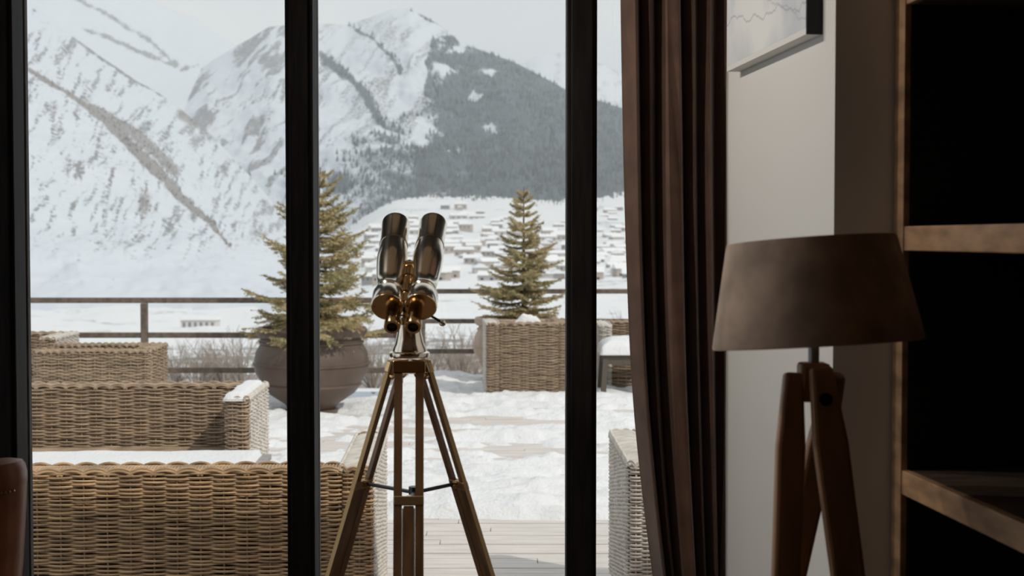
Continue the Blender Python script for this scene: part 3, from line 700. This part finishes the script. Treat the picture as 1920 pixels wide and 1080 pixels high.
def spruce(name, label, loc, H, R, seed, lean=(0, 0)):
    T = empty(name, loc); tag(T, label, 'tree', 'potted spruces'); rnd = random.Random(seed); rg = np.random.default_rng(seed)
    tr = MB(); pts = [(lean[0] * f * f * H, lean[1] * f * f * H, H * f) for f in np.linspace(0, 1, 9)]
    tr.tube(pts, [.026 * (1 - f) + .003 for f in np.linspace(0, 1, 9)], 8); trunk = tr.build('trunk', M_bark, T)
    bark = MB(); A = []; D = []; RAD = []
    def twig(p, d, ln, w):      # needles all round a twig
        k = max(8, int(ln / .0030)); f = rg.random(k)
        A.append(np.array(p)[None] + np.array(d)[None] * (ln * f)[:, None]); D.append(np.repeat(np.array(d)[None], k, 0)); RAD.append(w * (1 - .4 * f))
    z = .07
    while z < H * .97:
        fz = z / H; nb = rnd.choice((3, 4, 4, 5)) if fz < .8 else 4
        a0 = rnd.random() * 6.28
        for i in range(nb):
            a = a0 + 6.28 * i / nb + rnd.uniform(-.35, .35); L = R * (1 - fz) ** .8 * rnd.uniform(.40, 1.12) + .05
            up = -.10 + .55 * fz + rnd.uniform(-.12, .12)
            base = Vector((lean[0] * fz * fz * H, lean[1] * fz * fz * H, z)); d0 = Vector((math.cos(a), math.sin(a), up)).normalized()
            prev = base; P_ = [base]; n = 6
            for q in range(1, n + 1):
                f = q / n; pt = base + d0 * (L * f) + Vector((0, 0, L * (-.34 * f + .38 * f * f)))
                P_.append(pt)
            bark.tube(P_, [.007 * (1 - q / n) + .002 for q in range(n + 1)], 4, cap=False)
            for q in range(1, n + 1):
                p, d = P_[q - 1], (P_[q] - P_[q - 1]); l = d.length; d = d.normalized()
                if q > 1: twig(p, d, l, .026)
                side = d.cross(Vector((0, 0, 1))).normalized()
                for sgn in (-1, 1):
                    for rep in range(2):
                        if q <= 1 and rep: continue
                        tl = L * (.42 * (1 - q / n) + .13) * rnd.uniform(.6, 1.15); td = (d * .75 + side * sgn * .75 + Vector((0, 0, rnd.uniform(-.25, .12)))).normalized()
                        s0 = p + d * (l * (rep * .5 + rnd.random() * .4))
                        twig(s0, td, tl, .027)
                        if tl > .10:
                            for s2 in (-1, 1):
                                sd2 = td.cross(Vector((0, 0, 1))).normalized(); t2 = (td * .8 + sd2 * s2 * .6 + Vector((0, 0, rnd.uniform(-.3, .05)))).normalized()
                                twig(s0 + td * tl * rnd.uniform(.3, .6), t2, tl * .55, .025)
        z += H * (.030 + .016 * rnd.random()) * (1 if fz < .7 else 1.5)
    twig(pts[-2], (0, 0, 1), H * .14, .018)
    bark.build('branches', M_bark, trunk); tag(trunk.children[0], kind='stuff')
    A = np.concatenate(A); D = np.concatenate(D); RAD = np.concatenate(RAD); k = len(A)
    u = rg.normal(size=(k, 3)); u -= D * (u * D).sum(1)[:, None]; u /= np.linalg.norm(u, axis=1)[:, None]
    tip = A + (u * .85 + D * .55) * RAD[:, None] * (1 + .3 * rg.random((k, 1))); w = np.cross(u, D) * .0032
    V = np.stack([A - w, A + w, tip], 1).reshape(-1, 3); F = np.arange(3 * k).reshape(-1, 3)
    f = fast_mesh('needles', V, F, M_needle, T, smooth=False); tag(f, kind='stuff'); print(name, 'needles', k)
spruce('young_spruce', 'leaning young spruce growing in the dark brown glazed planter', (-1.83, 13.28, .75), 1.56, .86, 5, lean=(.03, 0))
spruce('young_spruce', 'upright pointed young spruce behind the boxy wicker armchair', (.13, 15.86, .70), 1.52, .60, 12)

# ------------------------------------------------------------------ landscape
def set_attr(o, name, arr):
    a = o.data.attributes.new(name, 'FLOAT', 'POINT'); a.data.foreach_set('value', np.ascontiguousarray(arr, np.float32).ravel())
def pix(x, y, Y):
    """vectorised P"""
    rx, ry = (x - 960) / FPX, (540 - y) / FPX; dy = math.cos(PITCH) + ry * math.sin(PITCH); dz = -math.sin(PITCH) + ry * math.cos(PITCH)
    return rx / dy * Y, EYE + dz / dy * Y
def dist_poly(x, y, pts):
    """distance in the slope's own coordinates to a polyline, and the side"""
    best = np.full(x.shape, 1e9)
    for (ax, ay), (bx_, by_) in zip(pts[:-1], pts[1:]):
        vx, vy = bx_ - ax, by_ - ay; t = np.clip(((x - ax) * vx + (y - ay) * vy) / (vx * vx + vy * vy), 0, 1)
        best = np.minimum(best, np.hypot(x - ax - t * vx, y - ay - t * vy))
    return best

def mountain(name, label, ridge, foot, d0, d1, x0, x1, nx, nt, relief, paint, seed, scale, trees=None):
    """a mountainside: foot at depth d0, ridge line at depth d1, eroded relief, and a far side falling away"""
    x = np.linspace(x0, x1, nx); t = np.concatenate([np.linspace(0, 1, nt), 1 + np.linspace(.03, .5, 10)])
    yr = np.interp(x, [p[0] for p in ridge], [p[1] for p in ridge]); yf = np.interp(x, [p[0] for p in foot], [p[1] for p in foot])
    yr = yr + 5 * (fbm(x * .02 + seed, x * 0 + seed, 5, .6) - .5)
    Xp, T = np.meshgrid(x, t); tt = np.clip(T, 0, 1)
    Yp = yf[None] + (yr - yf)[None] * tt
    D = d0 + (d1 - d0) * tt ** 1.05
    X, Z = pix(Xp, Yp, D)
    back = np.clip(T - 1, 0, None); D = D + back * (d1 - d0); X = X * (1 + back * .2); Z = Z - back * (d1 - d0) * .8
    u, v = X / scale, (Z + .6 * D) / scale
    rid = 1 - np.abs(2 * fbm(u * 1.3 + v * .5 + seed, v * .55 - u * .2 + seed * 2, 6, .55) - 1)
    fine = fbm(u * 5 + seed, v * 4, 5, .6)
    env = np.minimum(1, 4 * (1 - tt)) * np.minimum(1, tt * 5 + .2)
    disp = ((rid - .6) * relief + (fine - .5) * relief * .45) * env
    Y = D - disp * .8; Z = Z + disp * .45
    V = np.stack([X, Y, Z], -1).reshape(-1, 3)
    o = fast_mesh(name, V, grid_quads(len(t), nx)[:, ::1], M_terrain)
    tag(o, label, 'mountain', 'snowy mountains')
    MASK = paint(Xp, Yp, rid, fine, u, v)
    for k, a in MASK.items(): set_attr(o, k, a)
    if trees: scatter(V.reshape(len(t), nx, 3), MASK[trees[0]], *trees[1:])
    for k in ('rock', 'wood', 'shrub'):
        if k not in o.data.attributes: set_attr(o, k, np.zeros(V.shape[0]))
    return o

def scatter(G, mask, n, h0, h1, m, name, label, rr=.24):
    """conifers or shrubs standing where the mask is high, joined as one stuff object"""
    rg = np.random.default_rng(4); nt_, nx_ = mask.shape; V = []; k = 0
    i = rg.integers(0, nt_ - 12, n * 6); j = rg.integers(0, nx_ - 1, n * 6); keep = mask[i, j] + .35 * (rg.random(n * 6) - .5) > .48; i, j = i[keep][:n], j[keep][:n]
    f = rg.random((len(i), 2)); p = G[i, j] * (1 - f[:, :1]) + G[i, j + 1] * f[:, :1]; q = G[i + 1, j]; p = p + (q - G[i, j]) * f[:, 1:]
    h = h0 + (h1 - h0) * rg.random(len(i)); r = h * rr
    vs = [p + np.stack([r * math.cos(a), r * math.sin(a), -h * .1], -1) for a in (0, 2 * PI / 5, 4 * PI / 5, 6 * PI / 5, 8 * PI / 5)] + [p + np.stack([0 * h, 0 * h, h], -1)]
    Vv = np.stack(vs, 1).reshape(-1, 3); b = np.arange(len(i))[:, None] * 6
    F = np.concatenate([np.concatenate([b + a, b + (a + 1) % 5, b + 5], 1) for a in range(5)])
    o = fast_mesh(name, Vv, F, m, smooth=False); tag(o, label, 'woodland', kind='stuff'); print(name, len(i))
M_conifer = mat('far_conifers', (.045, .06, .065), .9, noise=(.02, 0), col2=(.15, .175, .19))
M_scrub = mat('far_scrub', (.19, .18, .178), .9, noise=(.05, .3))

def paint_left(x, y, rid, fine, u, v):
    streak = fbm((x + y * .45) * .10, (y - x * .2) * .03 + 3, 5, .65)
    st2 = fbm((x + y * .5) * .28, (y - x * .25) * .09 + 3, 4, .6)
    rock = .16 + .42 * sstep(.44, .66, streak) + .35 * (st2 - .5) + .3 * (fine - .5)
    gl = [(40, 128), (130, 185), (205, 240), (300, 335), (400, 425), (440, 480)]; d = dist_poly(x, y, gl); wd = np.interp(x, [40, 120, 200, 300, 380, 440], [5, 8, 12, 15, 10, 3])
    d = d + 9 * (fbm(x * .09, y * .09, 4, .6) - .5); shrub = .80 * (1 - sstep(wd * .2, wd * 1.35, d))
    d2 = dist_poly(x, y, [(180, 215), (260, 265), (330, 330)]); shrub = np.maximum(shrub, .6 * (1 - sstep(6, 22, d2)))
    shrub = np.maximum(shrub, .62 * np.exp(-(((x - 272) / 22) ** 2 + ((y - 385) / 45) ** 2)))
    d3 = dist_poly(x, y, [(345, 215), (420, 250), (470, 300), (535, 350)]); shrub = np.maximum(shrub, .62 * (1 - sstep(4, 34, d3)))
    for ln in ([(140, 75), (205, 118), (250, 150), (305, 178)],): rock = np.maximum(rock, .66 * (1 - sstep(.5, 8, dist_poly(x, y, ln) + 12 * (fbm(x * .1, y * .1, 4, .6) - .5))))
    low = sstep(430, 520, y); rock = rock * (1 - .65 * low)
    return {'rock': rock, 'shrub': shrub}
def paint_dome(x, y, rid, fine, u, v):
    rock = .05 + .1 * fine
    for ln in ([(130, -6), (215, 40), (280, 80), (345, 135), (372, 128)], [(160, 60), (250, 95), (345, 136)]):
        rock = np.maximum(rock, .66 * (1 - sstep(.5, 8, dist_poly(x, y, ln) + 14 * (fbm(x * .1, y * .1, 4, .6) - .5))))
    return {'rock': rock}
def paint_center(x, y, rid, fine, u, v):
    streak = fbm((x + y * .8) * .055, (y * .6 - x * .5) * .022 + 7, 5, .65)
    left = 1 - sstep(560, 640, x)
    st2 = fbm((x + y * .8) * .2, (y * .6 - x * .5) * .07 + 7, 4, .6)
    rock = .10 + (.58 * left + .38 * (1 - left)) * sstep(.44, .62, streak) + .35 * (st2 - .5) + .2 * (fine - .5)
    wood = np.zeros_like(x)
    # the wooded flank: boundary follows the slope, ragged
    n = fbm(x * .018, y * .03 + 5, 5, .6) - .5
    top = np.interp(x, [600, 690, 740, 790, 810, 850, 950, 1060, 1200, 2400], [330, 262, 232, 165, 80, 70, 95, 150, 195, 260])
    inside = sstep(-14, 14, (y - top) + 150 * n * (1 - .75 * sstep(840, 950, x)))
    solid = np.interp(x, [600, 680, 760, 850, 950], [.42, .55, .72, .92, 1.0])
    wood = inside * solid * (.62 + .75 * (fbm(x * .03 + 11, y * .07, 4, .55) - .22))
    for cx, cy, sx, sy in ((918, 250, 17, 12), (890, 190, 9, 6), (845, 285, 16, 7), (785, 230, 26, 15), (775, 260, 26, 12), (720, 290, 22, 5), (835, 145, 22, 12), (860, 95, 16, 7), (918, 145, 12, 5), (690, 215, 34, 18)):
        wx = x + 26 * (fbm(x * .06, y * .06 + 3, 4, .6) - .5); wy = y + 22 * (fbm(x * .06 + 9, y * .06, 4, .6) - .5)
        wood = wood * (1 - .9 * np.exp(-(((wx - cx) / sx) ** 2 + ((wy - cy) / sy) ** 2)))
    for ln, w in (([(655, 48), (700, 80), (735, 115), (750, 135)], 7), ([(770, 20), (800, 32), (832, 50)], 5), ([(604, 108), (640, 140), (690, 190), (720, 240)], 13)):
        wood = np.maximum(wood, .68 * (1 - sstep(w * .1, w * 1.5, dist_poly(x, y, ln) + 16 * (fbm(x * .08, y * .08, 4, .6) - .5))))
    wood = np.maximum(wood, .75 * np.exp(-(((x - 640) / 45) ** 2 + ((y - 365) / 32) ** 2)) + .25 * (fine - .5))
    return {'rock': rock, 'wood': wood}
def paint_far(x, y, rid, fine, u, v):
    return {'rock': .12 + .42 * sstep(.45, .65, fbm(x * .09, y * .07, 5, .65))}

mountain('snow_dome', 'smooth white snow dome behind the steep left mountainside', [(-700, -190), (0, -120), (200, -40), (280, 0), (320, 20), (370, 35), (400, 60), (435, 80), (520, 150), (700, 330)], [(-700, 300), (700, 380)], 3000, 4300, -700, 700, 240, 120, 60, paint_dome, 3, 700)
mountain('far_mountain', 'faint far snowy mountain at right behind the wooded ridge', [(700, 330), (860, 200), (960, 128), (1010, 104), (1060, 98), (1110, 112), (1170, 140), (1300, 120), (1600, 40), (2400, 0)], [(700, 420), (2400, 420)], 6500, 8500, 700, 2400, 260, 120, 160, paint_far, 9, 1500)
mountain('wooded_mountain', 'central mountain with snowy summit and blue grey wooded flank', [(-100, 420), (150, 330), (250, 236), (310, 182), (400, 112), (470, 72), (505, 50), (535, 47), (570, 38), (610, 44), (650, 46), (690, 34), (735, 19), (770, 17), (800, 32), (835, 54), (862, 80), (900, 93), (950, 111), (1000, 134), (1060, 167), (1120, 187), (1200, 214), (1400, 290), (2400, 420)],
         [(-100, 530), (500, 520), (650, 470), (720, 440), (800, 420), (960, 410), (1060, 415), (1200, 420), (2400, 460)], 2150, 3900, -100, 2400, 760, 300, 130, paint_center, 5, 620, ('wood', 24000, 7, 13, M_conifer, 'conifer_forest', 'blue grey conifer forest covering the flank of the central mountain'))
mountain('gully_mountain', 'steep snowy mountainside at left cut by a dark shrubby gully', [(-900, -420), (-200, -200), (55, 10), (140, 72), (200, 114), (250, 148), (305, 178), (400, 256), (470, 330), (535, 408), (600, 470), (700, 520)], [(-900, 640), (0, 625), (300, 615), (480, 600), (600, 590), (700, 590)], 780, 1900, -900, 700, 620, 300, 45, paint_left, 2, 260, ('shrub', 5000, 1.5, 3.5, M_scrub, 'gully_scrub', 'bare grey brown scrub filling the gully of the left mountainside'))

# valley floor from the terrace foot to the village slope
ZPR = [(17, 735), (30, 718), (60, 690), (150, 640), (300, 592), (600, 552), (1000, 512), (1500, 458), (2000, 402), (2420, 356)]
def valley_y(Y, x):
    """image height of the ground at depth Y: the right side climbs to the village, the left stays low"""
    yv = np.interp(np.log(Y), [math.log(a) for a, b in ZPR], [b for a, b in ZPR])
    low = np.interp(np.log(Y), [math.log(a) for a in (17, 80, 250, 520, 800, 1100, 2420)], [735, 690, 650, 618, 580, 548, 515])
    f = sstep(480, 760, x); return low * (1 - f) + yv * f
def valley():
    nx, ny = 420, 260; xp = np.linspace(-600, 2500, nx); Yd = np.exp(np.linspace(math.log(17.2), math.log(2420), ny)); XP, D = np.meshgrid(xp, Yd)
    yv = valley_y(D, XP); X, Z = pix(XP, yv, D)
    n = fbm(X / (D * .05 + 2) * .8, np.log(D) * 9, 5, .55) - .5
    Z = Z + n * D * .010 * sstep(17, 40, D)
    V = np.stack([X, D, Z], -1).reshape(-1, 3)
    o = fast_mesh('valley_ground', V, grid_quads(ny, nx), M_valley); tag(o, kind='structure')
    sh = fbm(X / (D * .035) + 3, np.log(D) * 22, 5, .6); near = 1 - sstep(120, 260, D)
    shrub = .62 * sstep(.52, .66, sh) * (.75 + .5 * near) * (1 - .6 * sstep(1500, 2300, D)); shrub = np.maximum(shrub, near * .8 * sstep(.40, .62, fbm(X * .25, D * .12, 5, .6)))
    set_attr(o, 'shrub', shrub); set_attr(o, 'wood', .45 * sstep(.6, .72, fbm(X / (D * .06) + 30, np.log(D) * 14, 4, .6)) * sstep(300, 700, D)); set_attr(o, 'rock', np.zeros(len(V)))
valley()

def village():
    rnd = random.Random(5); roof = mat('snowy_roof', (.80, .81, .82), .8); kinds = []
    for k, (w, d, h, wc) in enumerate([(13, 9, 4.2, (.36, .33, .31)), (16, 10, 5.5, (.42, .37, .33)), (10, 9, 4.0, (.27, .26, .26)), (20, 10, 4.5, (.47, .45, .43))]):
        b = MB(); b.box(-w / 2, w / 2, -d / 2, d / 2, -4, h, mi=0)
        e = .8; hr = d * .28; z = h
        b.add([(-w / 2 - e, -d / 2 - e, z - .2), (w / 2 + e, -d / 2 - e, z - .2), (w / 2 + e, 0, z + hr), (-w / 2 - e, 0, z + hr), (-w / 2 - e, d / 2 + e, z - .2), (w / 2 + e, d / 2 + e, z - .2)], [(0, 1, 2, 3), (3, 2, 5, 4), (0, 3, 4), (1, 5, 2), (0, 4, 5, 1)], mi=1)
        for i in range(3): b.box(-w / 2 + w * (i + .3) / 3, -w / 2 + w * (i + .62) / 3, -d / 2 - .08, -d / 2 + .05, 1.2, 2.6, mi=2)
        wm = mat('house_wall_%d' % k, wc, .9); o = b.build('village_house', None, mats=[wm, roof, M_black]); COL.objects.unlink(o); kinds.append(o)
    placed = []; n = 0
    for tries in range(3000):
        if n >= 230: break
        x = rnd.uniform(690, 1290) ; D = rnd.uniform(820, 2150)
        y = float(valley_y(np.array([D]), np.array([x]))[0])
        if x > 600 and (y < 378 + 40 * abs(math.sin(x * .011)) or y > 535): continue
        if 620 < x < 850 and y < 410 and rnd.random() < .8: continue
        w = P(x, y, D)
        if any((w.x - p.x) ** 2 + (w.y - p.y) ** 2 < 21 ** 2 for p in placed): continue
        placed.append(w); o = kinds[rnd.randrange(4)].copy(); COL.objects.link(o); o.location = (w.x, w.y, w.z - .3); o.rotation_euler = (0, 0, rnd.choice((0, 0, .2, -.25, PI / 2 + .1, .5)))
        s = rnd.uniform(.8, 1.15); o.scale = (s, s, s)
        tag(o, 'small snow-roofed house in the distant valley village', 'house', 'village houses'); n += 1
    print('houses', n)
village()

def hotel():
    D = 500; b0 = P(372, 622, D); B = empty('long_building', (b0.x, b0.y, b0.z - 1.5)); tag(B, 'long pale low building down in the valley beyond left railing', 'building')
    pale = mat('pale_render', (.62, .59, .56), .9); w = 12.5
    MB().box(-w / 2, w / 2, 0, 7, 0, 5.6).build('wall', pale, B); MB().box(-w / 2 - .6, w / 2 + .6, -.6, 7.6, 5.6, 6.5).build('roof', mat('snowy_roof', (.8, .81, .82)), B)
    for i in range(6): MB().box(-w / 2 + .7 + i * 2.0, -w / 2 + 1.7 + i * 2.0, -.06, .1, 2.0, 4.8).build('window', mat('dim_window', (.22, .22, .24), .4), B)
hotel()

# leafless bushes on the slope just below the terrace
def bushes():
    rnd = random.Random(9); protos = []
    for k in range(3):
        b = MB()
        for i in range(46):
            a = rnd.uniform(0, 6.28); tilt = rnd.uniform(.1, .9); L = rnd.uniform(.5, 1.25); d = Vector((math.cos(a) * tilt, math.sin(a) * tilt, 1)).normalized(); pts = [Vector((0, 0, -.1))]
            for q in range(4): d = (d + Vector((rnd.uniform(-.25, .25), rnd.uniform(-.25, .25), rnd.uniform(-.05, .15)))).normalized(); pts.append(pts[-1] + d * L / 4)
            b.tube(pts, [.011, .009, .007, .005, .003], 4, cap=False)
            for q in (2, 3):
                for r_ in range(2):
                    e = (d + Vector((rnd.uniform(-.9, .9), rnd.uniform(-.9, .9), rnd.uniform(-.2, .5)))).normalized(); b.tube([pts[q], pts[q] + e * L * .3], [.005, .002], 3, cap=False)
        o = b.build('bare_bush', M_scrubwood, auto=False); COL.objects.unlink(o); protos.append(o)
    spots = [(800, 21), (840, 22), (872, 21), (905, 24), (770, 25), (330, 24), (372, 22), (420, 25), (455, 21), (300, 27), (520, 23), (700, 22), (725, 26), (1140, 24), (1165, 21), (860, 28), (395, 29)]
    for i, (x, D) in enumerate(spots):
        o = protos[i % 3].copy(); COL.objects.link(o); p = P(x, float(valley_y(np.array([D]), np.array([x]))[0]), D); o.location = (p.x, p.y, p.z); o.rotation_euler = (0, 0, rnd.uniform(0, 6)); k = rnd.uniform(.7, 1.05); o.scale = (k, k, k)
        tag(o, 'leafless pale brown bush on the snowy slope below the terrace railing', 'bush', 'leafless bushes below the terrace')
M_scrubwood = mat('bare_twigs', (.36, .31, .27), .9)
bushes()

# thin winter haze hanging over the valley
def haze():
    m = bpy.data.materials.new('valley_haze'); m.use_nodes = True; t = m.node_tree; t.nodes.clear()
    o = t.nodes.new('ShaderNodeOutputMaterial'); v = t.nodes.new('ShaderNodeVolumeScatter'); v.inputs['Color'].default_value = (.93, .965, 1, 1); v.inputs['Density'].default_value = 0.95e-4; v.inputs['Anisotropy'].default_value = .2
    t.links.new(v.outputs[0], o.inputs['Volume'])
    b = MB().box(-5000, 6000, 260, 12000, -120, 2600).build('valley_haze', m); tag(b, 'thin pale winter haze hanging over the valley and mountains', 'haze', kind='stuff')
haze()
SC.cycles.volume_bounces = 3
